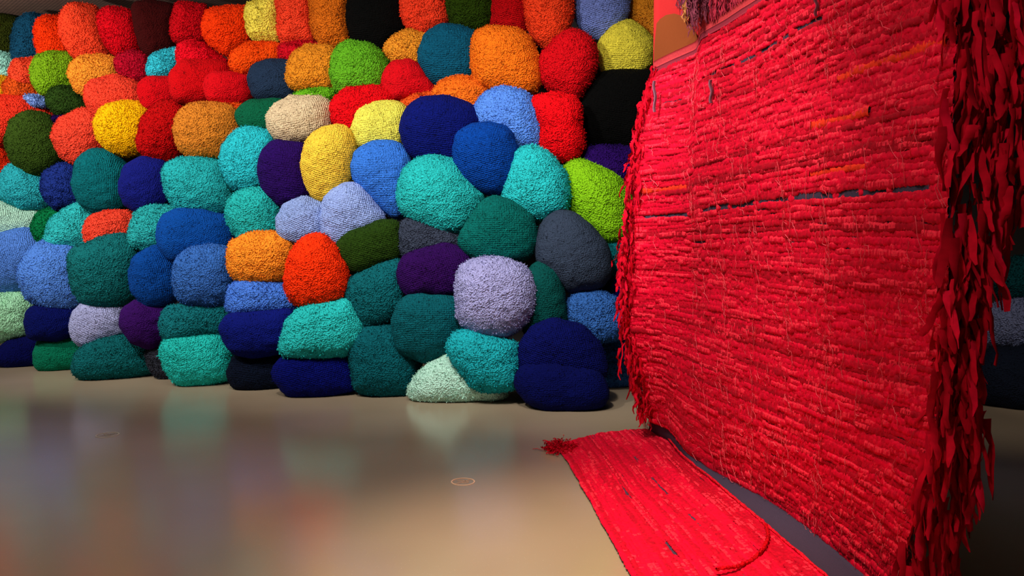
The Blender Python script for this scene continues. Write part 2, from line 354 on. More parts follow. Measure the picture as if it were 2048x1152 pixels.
101A64|12|s|1|1030 770 1040 732 1080 722 1150 728 1195 740 1215 780 1207 810 1160 825 1100 823 1055 806|navy bale on the floor at the right, base of the navy pair
30BCBC|12|f|0|895 700 905 668 940 660 1000 675 1036 685 1040 740 1032 776 990 784 945 776 918 740|turquoise bale under the lilac grey shaggy one
CCFCE6|10|f|1|812 790 830 750 870 720 915 702 965 735 1005 775 1022 800 980 806 900 807 840 803|mint bale on the floor beneath the turquoise one
3CCCC0|10|f|0|558 703 575 640 605 612 660 604 705 596 732 650 727 692 690 714 620 714 565 710|turquoise trapezoid bale directly below the orange red egg shaped one
182680|9|s|0|442 652 460 628 530 618 590 616 602 660 582 704 510 716 465 704|navy bale below the low blue one
18243C|9|k|1|458 745 470 710 510 698 560 702 586 740 572 776 510 783 470 773|near black navy bale on the floor
101E80|10|k|1|545 752 560 715 610 702 690 703 714 740 712 786 640 797 580 791|wide navy bale on the floor under the turquoise trapezoid one
36CCBA|11|f|1|325 695 345 665 385 658 440 660 468 710 463 760 410 775 365 771 340 740|bright turquoise bale on the floor at the left
208282|8|f|0|327 642 340 612 400 604 460 606 470 642 440 674 370 684 330 678|green teal bale resting above the bright turquoise one
1A7674|10|f|1|153 730 165 695 200 678 250 671 290 690 313 730 310 750 260 761 190 758 158 746|wide green teal bale on the floor at the left
484A56|6|f|1|295 705 318 672 345 674 366 740 352 763 320 756 306 738|dark grey bale squeezed on the floor left of bright turquoise
48186C|8|s|0|246 650 252 620 275 598 300 606 342 616 338 680 302 700 263 684|plum purple bale between pale lilac and green teal
B8BCE4|9|k|0|147 650 155 620 175 604 246 608 256 640 250 676 205 690 165 694 150 672|pale lilac knitted bale below the tall green teal one
0A8468|9|s|1|75 707 85 680 120 667 162 667 178 700 172 741 100 744 78 732|emerald teal bale on the floor near the left edge
101E6C|8|s|0|57 640 65 612 110 606 160 616 156 670 110 682 65 674|navy bale between mint and pale lilac, one above the floor
0C1660|8|s|1|-4 708 20 680 80 668 96 700 90 737 20 734 -2 722|navy bale on the floor at the far left
BCF2CC|9|f|0|-55 590 0 584 50 588 68 615 62 672 35 680 0 683 -55 684|mint green bale near the floor at the left picture edge
949CC0|6|f|0|1970 622 2030 598 2110 598 2125 690 2040 702 1975 694|grey lavender bale seen right of the red textile
262E40|7|s|1|1940 745 1985 702 2060 692 2120 712 2130 795 2040 822 1970 816|charcoal navy bale on the floor right of the red textile
1C6464|5|f|0|1985 565 2030 515 2090 515 2100 600 2010 606|teal bale seen through the right fringe of the red textile
'''
BX = [-60, 0, 230, 400, 640, 780, 900, 1130, 1250, 2000, 2200]
BY = [731, 735, 760, 775, 795, 797, 803, 812, 798, 815, 815]
NT, NP = 84, 46
th = np.linspace(0, 2 * math.pi, NT, endpoint=False)
ph = np.linspace(0, math.pi, NP)
TH, PH = np.meshgrid(th, ph, indexing='ij')
GF = grid_faces(NT, NP, True)

def radial(poly):
    P = np.array(poly, float); Q = np.roll(P, -1, 0)
    a = P[:, 0] * Q[:, 1] - Q[:, 0] * P[:, 1]; A = a.sum() / 2
    c = ((P + Q) * a[:, None]).sum(0) / (6 * A)
    R = np.zeros(NT)
    for i, t in enumerate(th):
        d = np.array((math.cos(t), -math.sin(t))); best = 0
        for p, q in zip(P, Q):
            e = q - p; den = d[0] * e[1] - d[1] * e[0]
            if abs(den) < 1e-9: continue
            w_ = p - c; s = (w_[0] * e[1] - w_[1] * e[0]) / den; u = (w_[0] * d[1] - w_[1] * d[0]) / den
            if s > 0 and -1e-6 <= u <= 1 + 1e-6: best = max(best, s)
        R[i] = best
    k = np.array([1, 3, 5, 6, 5, 3, 1.]); k /= k.sum()
    R = np.convolve(np.concatenate([R[-3:], R, R[:3]]), k, 'valid')
    return c, R * 1.045

nA, nB, nC = SN(2.2, 9, 1), SN(9, 12, 2), SN(30, 14, 3)
def bale(idx, line):
    hexc, layer, style, onfl, pl, label = line.split('|')
    layer = int(layer); v = [float(x) for x in pl.split()]
    poly = list(zip(v[0::2], v[1::2]))
    c, R = radial(poly)
    yb = float(np.interp(c[0], BX, BY))
    D0 = fl(c[0], yb)[1] + .12
    if onfl == '1':
        Y = fl(c[0], max(p[1] for p in poly) - 2)[1] + .17
    else:
        z = at(c[0], c[1], D0)[2]
        Y = D0 + .27 * z - .04 * layer + .25
    C = at(c[0], c[1], Y)
    view = C - np.array((0, 0, CAMZ)); dist = np.linalg.norm(view); view /= dist
    right = np.cross(view, (0, 0, 1)); right /= np.linalg.norm(right); up = np.cross(right, view)
    Rm = R / F * (dist * (view @ np.array((0, cp, -sp_))))
    D = max(.17, .74 * float(np.sqrt((Rm ** 2).mean())))
    s = np.abs(np.sin(PH)) ** .82; cc = np.cos(PH)
    rr = Rm[:, None] * s
    P = (rr * np.cos(TH))[..., None] * right + (rr * np.sin(TH))[..., None] * up - (D * np.where(cc > 0, cc, cc * .6))[..., None] * view
    P = P.reshape(-1, 3)
    # lumpy, pitted surface
    nrm = (np.cos(TH) * s)[..., None] * right / max(Rm.mean(), .1) + (np.sin(TH) * s)[..., None] * up / max(Rm.mean(), .1) - (cc / D)[..., None] * view
    nrm = nrm.reshape(-1, 3); nrm /= np.linalg.norm(nrm, axis=1)[:, None] + 1e-9
    S = P + idx * 7.31
    amp = {'f': (1.0, 1.0), 'k': (.9, .45), 's': (.8, .3)}[style]
    lumps = .010 * nA(S) + .0045 * amp[0] * nB(S)
    pits = nC(S); fine = .003 * amp[1] * pits - .010 * amp[1] * np.clip(pits - .95, 0, 1)
    P = P + nrm * (lumps + fine)[:, None]
    V = P; Fq = GF
    # tufts of yarn standing up from the surface
    nt_ = {'f': 2300, 'k': 900, 's': 350}[style]
    m = (cc.ravel() > -.35)
    wgt = (s.ravel() * m); wgt = wgt / wgt.sum()
    ii = np.random.RandomState(idx).choice(len(P), nt_, p=wgt)
    r2 = np.random.RandomState(idx + 500)
    jit = r2.normal(size=(nt_, 3)) * .010
    jit -= nrm[ii] * (jit * nrm[ii]).sum(1)[:, None]
    base = P[ii] + jit - nrm[ii] * .004
    Ln = r2.uniform(.010, .024, nt_) * {'f': 1.0, 'k': .6, 's': .5}[style]
    tdir = nrm[ii] * .75 + r2.normal(size=(nt_, 3)) * .55; tdir[:, 2] -= .15
    tdir /= np.linalg.norm(tdir, axis=1)[:, None]
    side = np.cross(tdir, r2.normal(size=(nt_, 3))); side /= np.linalg.norm(side, axis=1)[:, None]
    wd_ = r2.uniform(.003, .006, nt_)[:, None]
    tip = base + tdir * Ln[:, None]
    T = np.stack([base - side * wd_, base + side * wd_, tip + side * wd_ * .7, tip - side * wd_ * .7], 1).reshape(-1, 3)
    k = np.arange(nt_)[:, None] * 4 + len(V) + np.arange(4)[None, :]
    V = np.concatenate([V, T]); Fq = np.concatenate([Fq, k])
    W = V + C
    W[:, 2] = np.where(W[:, 2] < .004, .004 + .02 * (W[:, 2] - .004) * 0, W[:, 2])
    W[:, 2] = np.minimum(W[:, 2], H - .01)
    org = np.array((C[0], C[1], max(0.0, W[:, 2].min())))
    o = mesh_obj('fibre_bale', W - org, Fq, fibre(hexc, style))
    o.location = org
    tag(o, label, 'fibre bale', 'piled bales of coloured fibre along the wall')
    return o

for i, ln in enumerate([l for l in BALES.strip().split('\n') if l.strip()]):
    bale(i, ln)

# ------------------------------------------------------------------ the red textile
tap = bpy.data.objects.new('woven_textile', None); COL.objects.link(tap)
tap.location = (1.3, 4.9, 0)
tag(tap, 'large red woven textile hanging down and spilling onto the floor, strip fringes on both sides', 'textile')
OFF = np.array(tap.location)

def Yx(x):
    return float(np.interp(x, [1255, 1325, 1385, 1400], [6.0, 5.72, 5.38, 2.424 / (.22 + 376 / F)])) if x < 1400 else 2.424 / (.22 + (x - 1024) / F)
# columns: x (left to right), rows: key weft lines
COLS = [ # each: (x,y) for top, slit1, orange, slit2, line3, low, bottom
 [(1307,146),(1290,212),(1268,338),(1261,437),(1259,487),(1260,645),(1297,842)],
 [(1345,126),(1340,203),(1330,333),(1325,434),(1324,486),(1322,652),(1335,856)],
 [(1388,107),(1387,192),(1386,325),(1385,430),(1385,485),(1384,668),(1372,905)],
 [(1397, 76),(1397,156),(1398,312),(1400,425),(1400,485),(1402,674),(1425,940)],
 [(1500, 18),(1500,110),(1500,285),(1500,407),(1500,483),(1500,706),(1500,978)],
 [(1600,-42),(1600, 50),(1600,255),(1600,396),(1600,482),(1600,740),(1585,1032)],
 [(1700,-100),(1700,5),(1700,228),(1700,388),(1700,484),(1695,768),(1660,1092)],
 [(1800,-160),(1800,-45),(1800,200),(1800,381),(1798,487),(1790,792),(1730,1155)],
 [(1915,-232),(1915,-95),(1912,170),(1907,374),(1905,490),(1885,815),(1790,1225)]]
KV = [0, .09, .28, .40, .46, .70, 1.0]
KU = [0, .09, .17, .20, .40, .58, .74, .88, 1.0]
NU, NV = 260, 240
K = np.zeros((9, 7, 3))
for i, c_ in enumerate(COLS):
    for j, (x, y) in enumerate(c_):
        K[i, j] = at(x, y, Yx(x) if x >= 1400 or i > 2 else Yx(COLS[i][3][0]))
uu = np.linspace(0, 1, NU); vv = np.linspace(0, 1, NV)
T1 = np.zeros((9, NV, 3)); S = np.zeros((NU, NV, 3))
for k in range(3):
    for i in range(9): T1[i, :, k] = np.interp(vv, KV, K[i, :, k])
    for j in range(NV): S[:, j, k] = np.interp(uu, KU, T1[:, j, k])
def smooth(A, n, ax):
    for _ in range(n):
        B = A.copy()
        if ax == 0: B[1:-1] = (A[:-2] + 2 * A[1:-1] + A[2:]) / 4
        else: B[:, 1:-1] = (A[:, :-2] + 2 * A[:, 1:-1] + A[:, 2:]) / 4
        A = B
    return A
S = smooth(smooth(S, 5, 0), 60, 1)
def surf_normals(S, flip=1):
    du = np.gradient(S, axis=0); dv = np.gradient(S, axis=1)
    n = np.cross(du, dv); n /= np.linalg.norm(n, axis=2)[..., None] + 1e-12
    return n * flip
NS = surf_normals(S)
if NS[NU // 2, NV // 2, 0] > 0: NS = -NS
wave = SN(.8, 7, 21)(S.reshape(-1, 3)).reshape(NU, NV) * .014 + SN(3, 9, 22)(S.reshape(-1, 3)).reshape(NU, NV) * .004
S = S + NS * wave[..., None]
NS = surf_normals(S)
if NS[NU // 2, NV // 2, 0] > 0: NS = -NS
def samp(A, u, v):
    x = np.clip(np.asarray(u) * (A.shape[0] - 1), 0, A.shape[0] - 1.001); y = np.clip(np.asarray(v) * (A.shape[1] - 1), 0, A.shape[1] - 1.001)
    i = x.astype(int); j = y.astype(int); fx = (x - i)[..., None]; fy = (y - j)[..., None]
    return (A[i, j] * (1 - fx) + A[i + 1, j] * fx) * (1 - fy) + (A[i, j + 1] * (1 - fx) + A[i + 1, j + 1] * fx) * fy

slate = plain('slate_warp_cloth', '4A3F55', .9, .1, .25, 300, .3)
def rag(c):
    m = plain('red_rag_' + c, c, .75, .15, .35, 45, .5)
    b = m.node_tree.nodes['Principled BSDF']
    b.inputs['Sheen Weight'].default_value = .06; b.inputs['Sheen Roughness'].default_value = .4
    b.inputs['Sheen Tint'].default_value = (1, .25, .3, 1)
    return m
reds = [rag('E4002E'), rag('D20028'), rag('F00034'), rag('BC0022')]
highlight_m = plain('rag_highlight', 'FF3048', .9, .1, .3, 90)  # pink highlight of the raised floats, painted as a lighter colour
orange_m = rag('FF3A1C')
pink_m = plain('pink_thread', 'FF6A78', .8)
fringe_ms = [plain('fringe_cloth', c, .85, .1, .25, 25) for c in ('D40426', 'B80320', 'E60A34')]

def sheet(name, A, Nn, th_, mat, parent=tap, kind=None):
    nu, nv = A.shape[:2]
    f = grid_faces(nu, nv); b = f[:, ::-1] + nu * nv
    V = np.concatenate([A.reshape(-1, 3), (A - Nn * th_).reshape(-1, 3)])
    n0 = nu * nv; e = []
    ring = [i * nv for i in range(nu)] + [(nu - 1) * nv + j for j in range(1, nv)] + [i * nv + nv - 1 for i in range(nu - 2, -1, -1)] + [j for j in range(nv - 2, 0, -1)]
    for a, c in zip(ring, ring[1:] + ring[:1]): e.append((a, c, c + n0, a + n0))
    return mesh_obj(name, V - OFF, np.concatenate([f, b, np.array(e)]), mat, parent, True, kind)

sheet('warp_cloth', S[::3, ::3] , NS[::3, ::3], .008, slate)

def blades(P, D, L, W, rng, droop=.0):
    n = len(P); s = np.cross(D, rng.normal(size=(n, 3))); s /= np.linalg.norm(s, axis=1)[:, None] + 1e-9
    tip = P + D * L[:, None]; tip[:, 2] -= droop * L
    V = np.stack([P - s * W, P + s * W, tip + s * W * .5, tip - s * W * .5], 1).reshape(-1, 3)
    return V, np.arange(n)[:, None] * 4 + np.arange(4)[None, :]

def weft(A, Nn, v, u0, u1, spacing, mat, rng, name='weft_row', bulk=1.0, nfz=70, gaps=(), ramp=.008):
    n = max(12, int(400 * (u1 - u0))); hi = np.zeros(max(12, n), bool)
    u = np.linspace(u0, u1, n)
    wob = np.convolve(rng.normal(size=n + 14), np.ones(15) / 15, 'valid') * .003
    P = samp(A, u, np.clip(v + wob, 0, 1)); Nr = samp(Nn, u, v + 0 * u)
    up = samp(A, u, np.clip(v - .01 + 0 * u, 0, 1)) - samp(A, u, np.clip(v + .01 + 0 * u, 0, 1))
    up /= np.linalg.norm(up, axis=1)[:, None] + 1e-9
    # the strip lies in short floats: each float stands out by its own amount
    off = np.zeros(n); hw = np.zeros(n); i = 0
    while i < n:
        l = int(rng.choice([2, 3, 5, 8, 12, 18, 30])); q = rng.rand()
        off[i:i + l] = rng.uniform(.007, .013) if q < .36 else rng.uniform(.001, .006); hi[i:i + l] = rng.rand() < (.6 if q < .36 else .08)
        hw[i:i + l] = spacing * rng.uniform(.55, .95); i += l
    off *= bulk
    k3 = np.array([.2, .6, .2])
    off = np.convolve(np.pad(off, 1, 'edge'), k3, 'valid') + rng.normal(size=n) * .0016; hw = np.convolve(np.pad(hw, 1, 'edge'), k3, 'valid') * (1 + rng.normal(size=n) * .1)
    if gaps:
        g = np.zeros(n)
        for a, b in gaps: g = np.maximum(g, np.clip(np.minimum(u - a, b - u) / ramp, 0, 1))
        hw *= 1 - .97 * g; off = off * (1 - g) - .006 * g
    ang = np.radians([-100, -55, -15, 25, 62, 100])
    rings = [P + Nr * (off * .7 + (off * .35 + .0035) * math.cos(a))[:, None] + up * (hw * math.sin(a))[:, None] for a in ang]
    V = np.stack(rings, 1).reshape(-1, 3); Fq = grid_faces(n, len(ang))
    nf = int(nfz * (u1 - u0)) + 1
    ii = rng.randint(0, n, nf)
    D = Nr[ii] * .8 + rng.normal(size=(nf, 3)) * .7; D /= np.linalg.norm(D, axis=1)[:, None]
    B, Bf = blades(P[ii] + Nr[ii] * (off[ii])[:, None] + up[ii] * rng.uniform(-.5, .5, (nf, 1)) * spacing, D, rng.uniform(.008, .022, nf), .0014, rng, .4)
    o = mesh_obj(name, np.concatenate([V, B]) - OFF, np.concatenate([Fq, Bf + len(V)]), [mat, highlight_m], tap)
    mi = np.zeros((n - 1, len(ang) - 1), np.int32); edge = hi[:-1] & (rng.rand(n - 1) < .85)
    mi[edge, 3] = 1; mi[edge & (rng.rand(n - 1) < .5), 2] = 1  # painted highlight on the upper faces of high floats
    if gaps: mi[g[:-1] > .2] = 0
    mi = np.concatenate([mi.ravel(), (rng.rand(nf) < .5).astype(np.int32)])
    o.data.polygons.foreach_set('material_index', mi)
    return o

NR = 112
hgt = np.linalg.norm(S[:, 0] - S[:, -1], axis=1).mean()
spc = hgt / NR
rng = np.random.RandomState(5)
# weft lines where the dark warp shows: (row v, [(u0,u1) of red left on it])
for k in range(NR):
    v = (k + .5) / NR
    m = reds[int(rng.choice([0, 0, 0, 1, 2, 2, 3]))]
    spans = [(0, 1)]
    if abs(v - .40) < .0056: weft(S, NS, v, 0, 1, spc, m, rng, gaps=[(.03, .165), (.222, .29), (.293, .33), (.336, .42), (.43, .55), (.56, .7), (.71, .78), (.785, .86), (.865, .96)], nfz=20); continue
    elif abs(v - .092) < .0045: weft(S, NS, v, 0, 1, spc, m, rng, gaps=[(.06, .14), (.205, .27), (.28, .34), (.35, .42), (.43, .5), (.51, .54), (.56, .66)], ramp=.01); continue
    elif abs(v - .46) < .0045: weft(S, NS, v, 0, 1, spc, m, rng, gaps=[(.165, .235)], ramp=.02); continue
    elif abs(v - .285) < .0045 or abs(v - .365) < .0045: 
        weft(S, NS, v, 0, .62, spc, m, rng); 
        weft(S, NS, v, .62, .80, spc, orange_m, rng); weft(S, NS, v, .8, 1, spc, m, rng); continue
    elif abs(v - .335) < .0045:
        weft(S, NS, v, .015, .165, spc, orange_m, rng); weft(S, NS, v, .165, 1, spc, m, rng); continue
    elif abs(v - .21) < .0045:
        weft(S, NS, v, 0, .7, spc, m, rng); weft(S, NS, v, .7, .98, spc, orange_m, rng); continue
    for a, b in spans: weft(S, NS, v, a, b, spc, m, rng)

# thin loose threads wandering over the weave
Vt, Ft = [], []
def thread(P, r, V=Vt, Fc=Ft):
    P = np.asarray(P); n = len(P); b = sum(len(x) for x in V)
    t = np.gradient(P, axis=0); s = np.cross(t, (.3, -.8, .2)); s /= np.linalg.norm(s, axis=1)[:, None] + 1e-9
    q = np.cross(t, s); q /= np.linalg.norm(q, axis=1)[:, None] + 1e-9
    R_ = np.stack([P + s * r, P - s * r * .5 + q * r * .87, P - s * r * .5 - q * r * .87, P + s * r], 1).reshape(-1, 3)
    V.append(R_); Fc.append(grid_faces(n, 4) + b)
for _ in range(420):
    u, v = rng.uniform(.02, .99), rng.uniform(.01, .97); n = rng.randint(6, 13)
    if u < .17 and rng.rand() < .7: continue
    du = np.cumsum(rng.normal(size=n) * .0035); dv = np.cumsum(np.abs(rng.normal(size=n)) * .006)
    U, W_ = np.clip(u + du, 0, 1), np.clip(v + dv, 0, 1)
    P = samp(S, U, W_) + samp(NS, U, W_) * (.014 + .016 * np.sin(np.linspace(.2, 2.9, n)))[:, None]
    thread(P, .0016)
for uc in (.185, .30, .425, .55, .68):  # seams where the strips meet, thick with thread ends
    for _ in range(45):
        v = rng.uniform(0, .96); n = rng.randint(5, 10)
        U = np.clip(uc + rng.normal() * .007 + np.cumsum(rng.normal(size=n) * .0025), 0, 1); W_ = np.clip(v + np.cumsum(np.abs(rng.normal(size=n)) * .006), 0, 1)
        thread(samp(S, U, W_) + samp(NS, U, W_) * (.016 + rng.rand(n)[:, None] * .008), .0016)
mesh_obj('loose_threads', np.concatenate(Vt) - OFF, np.concatenate(Ft), pink_m, tap, True, 'stuff')

# slate stitches crossing the weft
def stitch(px, y0, y1, wpx, name='slate_stitch'):
    Y = Yx(px) - .03; a, b = at(px, y0, Y), at(px + 1, y1, Y)
    t = np.linspace(0, 1, 9)[:, None]; P = a + (b - a) * t
    P[:, 0] -= .008 + .006 * np.sin(t[:, 0] * 9)
    V, Fc = [], []; 
    for q in (-1, 0, 1): thread(P + np.array((.004, .0, 0)) * q, wpx / F * Y * .3, V, Fc)
    mesh_obj(name, np.concatenate(V) - OFF, np.concatenate(Fc), plain('slate_yarn', '8A6A80', .9), tap)
stitch(1311, 162, 224, 7); stitch(1424, 160, 206, 8); stitch(1635, -10, 32, 6)

# header band above the weave, canvas and applique over it
topc = S[:, 0]; topn = NS[:, 0] * np.array((1, 1, 0)); topn /= np.linalg.norm(topn, axis=1)[:, None]
def band(name, z0, z1, off, mat, sl=slice(None), back=0.004, zz=None):
    P = topc[sl]; n_ = topn[sl]
    zs = np.linspace(z0, z1, 4)
    A = np.stack([P + n_ * off + np.array((0, 0, z)) for z in zs], 1)
    if zz is not None: A[:, -1, 2] += zz(len(P)); 
    Nn = np.repeat(n_[:, None], 4, 1)
    return sheet(name, A, Nn, back, mat)
salmon = plain('salmon_selvedge', 'C43C44', .9, .1, .2, 80)
ci = int(.185 * NU)
band('slate_edging', -.01, .03, .006, plain('plum_edging', '8C2C3C', .9), slice(0, ci)); band('slate_edging', -.01, .028, .012, plain('plum_edging', '8C2C3C', .9), slice(ci, NU))
band('header_band', .026, .085, .004, salmon, slice(0, ci))
band('header_band', .026, .062, .008, salmon, slice(ci, NU), zz=lambda n: .014 * (np.arange(n) % 4 > 1))

def canvas_pt(x, y, off=0.0):
    Y = float(np.interp(x, [1307, 1345, 1388], [6.0, 5.72, 5.38])) + .07 - off
    if x > 1388: Y -= (x - 1388) * .0035
    return at(x, y, Y)
xs = np.linspace(1306, 1640, 26)
A = np.zeros((26, 14, 3))
for i, x in enumerate(xs):
    zt = H - .02; 
    xb = x if x < 1400 else x
    yb = np.interp(x, [1306, 1395, 1400, 1500, 1640], [150, 112, 84, 26, -56])
    lo = canvas_pt(x, yb)
    for j in range(14):
        A[i, j] = lo; A[i, j, 2] = lo[2] + (zt - lo[2]) * j / 13
        A[i, j, 0] += .02 * math.sin(i * .5)*0
CN = np.zeros_like(A); CN[..., 1] = -.85; CN[..., 0] = -.5
sheet('canvas_panel', A, CN, .012, plain('red_canvas', 'C42A2C', .85, .1, .12, 200, .3))
# brown arch
arch = [(1307,134),(1309,90),(1313,47),(1320,38),(1332,30),(1348,27),(1366,32),(1380,46),(1392,66),(1398,88),(1400,102)]
ac = (1350, 112)
V = []; 
for r_ in (0, .5, 1):
    for p in arch: V.append(canvas_pt(ac[0] + (p[0] - ac[0]) * r_, ac[1] + (p[1] - ac[1]) * r_, .02))
n = len(arch)
V2 = [np.array(p) + np.array((.004, .012, 0)) for p in V]
Fc = [(r * n + i, r * n + i + 1, (r + 1) * n + i + 1, (r + 1) * n + i) for r in (0, 1) for i in range(n - 1)]
Fc += [tuple(3 * n + q for q in f[::-1]) for f in Fc] + [(2 * n + i, 2 * n + i + 1, 5 * n + i + 1, 5 * n + i) for i in range(n - 1)]
mesh_obj('arch_applique', np.array(V + V2) - OFF, Fc, plain('brown_corded_cloth', '8E4622', .9, .1, .15, 400, .4), tap, False)['label'] = 'brown rounded arch of cloth on the red canvas'

def ribbon(P, side, w0, rng, curl=.3):
    n = len(P); wv = w0 * np.clip(np.linspace(1.0, .75, n) + rng.normal(size=n) * .07, .2, 2)
    wv[-1] *= rng.uniform(.1, .8)
    a = np.cumsum(rng.normal(size=n) * curl)
    up = np.gradient(P, axis=0); up /= np.linalg.norm(up, axis=1)[:, None] + 1e-9
    nn = np.cross(up, side); nn /= np.linalg.norm(nn, axis=1)[:, None] + 1e-9
    s = side * np.cos(a)[:, None] + nn * np.sin(a)[:, None]
    bend = nn * (w0 * .35)
    V = np.stack([P - s * wv[:, None], P + bend, P + s * wv[:, None]], 1).reshape(-1, 3)
    # slight thickness
    V = np.concatenate([V, V - np.repeat(nn, 3, 0) * .0012])
    f = grid_faces(n, 3)
    return V, np.concatenate([f, f[:, ::-1] + n * 3])

def pile(name, spots, mats, kind):
    """hanging strands"""
    for mat, pts in spots:
        VV, FF, b = [], [], 0
        for (x, y0, y1, Y, w_) in pts:
            a, e = at(x, y0, Y), at(x + rng.normal() * 3, y1, Y - .02)
            t = np.linspace(0, 1, 7)[:, None]
            P = a + (e - a) * t + rng.normal(size=(7, 3)) * .006
            V, f = ribbon(P, np.array((.9, .3, 0)), w_, rng, .5)
            VV.append(V); FF.append(f + b); b += len(V)
        mesh_obj(name, np.concatenate(VV) - OFF, np.concatenate(FF), mat, tap, True, kind)
pts = []
bot = lambda x: np.interp(x, [1351, 1356, 1364, 1372, 1380, 1390, 1400, 1420, 1500], [14, 28, 38, 46, 74, 66, 58, 46, 5])
for _ in range(620):
    x = rng.uniform(1352, 1455); yb = bot(x); y = yb - rng.uniform(0, 130) ** 1.0
    pts.append((x, y - rng.uniform(25, 60), min(y + rng.normal() * 5, yb + 4), Yx(min(x, 1400)) - .03 - (.11 if x < 1395 else .02), .005))
pile('purple_pile', [(plain('plum_yarn', '8A3E52', .9, .1, .4, 60), pts)], None, 'stuff')
pts = [(rng.uniform(1366, 1376), 10 + rng.normal() * 6, 40 + rng.normal() * 4, 5.28, .005) for _ in range(14)]
pile('ochre_tassel', [(plain('ochre_yarn', 'C08048', .9), pts)], None, None)
pts = [(rng.uniform(1420, 1490), rng.uniform(-60, -10), 0, 5.05, .006) for _ in range(60)]
pts = [(x, a, bot(x) - 2 + rng.normal() * 3, 5.10 - (x - 1420) * .004, w_) for x, a, _, _, w_ in pts]
pile('rose_strands', [(plain('rose_yarn', 'B83048', .9, .1, .4, 60), pts)], None, 'stuff')

# part of the cloth that lies on the floor
L0 = [(1112,890),(1132,917),(1180,1000),(1222,1076),(1265,1152),(1335,1275)]
R0 = [(1296,862),(1338,884),(1395,938),(1525,1042),(1640,1146),(1770,1262)]
FU, FV = 150, 60
fu = np.linspace(0, 1, FU)
KF = [0, .12, .3, .52, .72, 1]
lp = np.stack([np.interp(fu, KF, [p[0] for p in L0]), np.interp(fu, KF, [p[1] for p in L0])], 1)
rp = np.stack([np.interp(fu, KF, [p[0] for p in R0]), np.interp(fu, KF, [p[1] for p in R0])], 1)
FS = np.zeros((FU, FV, 3))
for i in range(FU):
    for j in range(FV):
        t = j / (FV - 1)
        p = lp[i] * (1 - t) + rp[i] * t
        if i < 12: p = p + np.array((0, -9 * math.sin(t * math.pi * .9) * (1 - i / 12)))
        z = .014 + .05 * t ** 3 + .03 * math.exp(-((t - .72 - .1 * math.sin(fu[i] * 5)) / .1) ** 2) + .018 * math.exp(-((t - .3) / .08) ** 2) * (1 - fu[i])
        FS[i, j] = fl(p[0], p[1], z)
FS = smooth(smooth(FS, 8, 0), 3, 1)
FN = surf_normals(FS)
if FN[FU // 2, FV // 2, 2] < 0: FN = -FN
sheet('warp_cloth', FS[::2, ::2], FN[::2, ::2], .006, slate)
NRF = 34; spf = .9 / NRF
wid = np.linalg.norm(FS[:, 0] - FS[:, -1], axis=1).mean(); spf = wid / NRF
for k in range(NRF):
    v = (k + .5) / NRF; m = reds[int(rng.choice([0, 1, 2, 2]))]
    spans = [(0, 1)]
    if k == 20: weft(FS, FN, v, 0, 1, spf, m, rng, bulk=.75, gaps=[(.14, .22), (.25, .40), (.42, .56), (.70, .8)], ramp=.05, nfz=20); continue
    if k == 10: weft(FS, FN, v, 0, 1, spf, m, rng, bulk=.75, gaps=[(.28, .37), (.52, .66)], ramp=.06); continue
    for a, b in spans: weft(FS, FN, v, a, b, spf, m, rng, bulk=.75)

# bare slate warp running from the hanging edge down to the floor
bu = [0, .09, .17, .40, .66, 1]
up_u = np.interp(fu, KF, [0, .10, .18, .46, .78, 1])
A = np.zeros((FU, 8, 3))
for i in range(FU):
    a = samp(S, np.array([up_u[i]]), np.array([.999]))[0]; b = FS[i, -1]
    for j in range(8):
        t = j / 7; A[i, j] = a * (1 - t) + b * t; A[i, j, 2] = max(.008, A[i, j, 2] - .02 * math.sin(math.pi * t))
AN = surf_normals(A)
if AN[FU // 2, 4, 0] > 0: AN = -AN
sheet('bare_warp_band', A, AN, .006, slate)['label'] = 'plain slate coloured warp band without weft'

# rolled selvedge along the band and the fold on the floor part
def cord(pts2, z, r, name, mat):
    P = np.array([fl(x, y, zz) for (x, y), zz in zip(pts2, z)])
    t = np.linspace(0, len(P) - 1, 70); Q = np.stack([np.interp(t, range(len(P)), P[:, k]) for k in range(3)], 1)
    Q = smooth(Q, 6, 0); Q += rng.normal(size=Q.shape) * .0015
    tt = np.gradient(Q, axis=0); tt /= np.linalg.norm(tt, axis=1)[:, None]
    s = np.cross(tt, (0, 0, 1)); s /= np.linalg.norm(s, axis=1)[:, None]; q = np.cross(s, tt)
    an = np.linspace(0, 2 * math.pi, 9)
    rr_ = r * (1 + .25 * np.sin(np.arange(70) * 1.7))
    V = np.stack([Q + s * (rr_ * math.cos(a))[:, None] + q * (rr_ * math.sin(a))[:, None] for a in an], 1).reshape(-1, 3)
    return mesh_obj(name, V - OFF, grid_faces(70, 9), mat, tap)
cord([(1298,850),(1335,874),(1362,908),(1420,954),(1500,1022),(1534,1052),(1640,1140),(1700,1196)], [.05,.1,.1,.09,.08,.075,.075,.075], .007, 'rolled_selvedge', fibre('F8304A', 's'))
cord([(1532,1050),(1537,1070),(1528,1096),(1505,1120),(1470,1134),(1432,1138)], [.085,.08,.075,.07,.065,.06], .009, 'folded_hem', fibre('D60426', 's'))

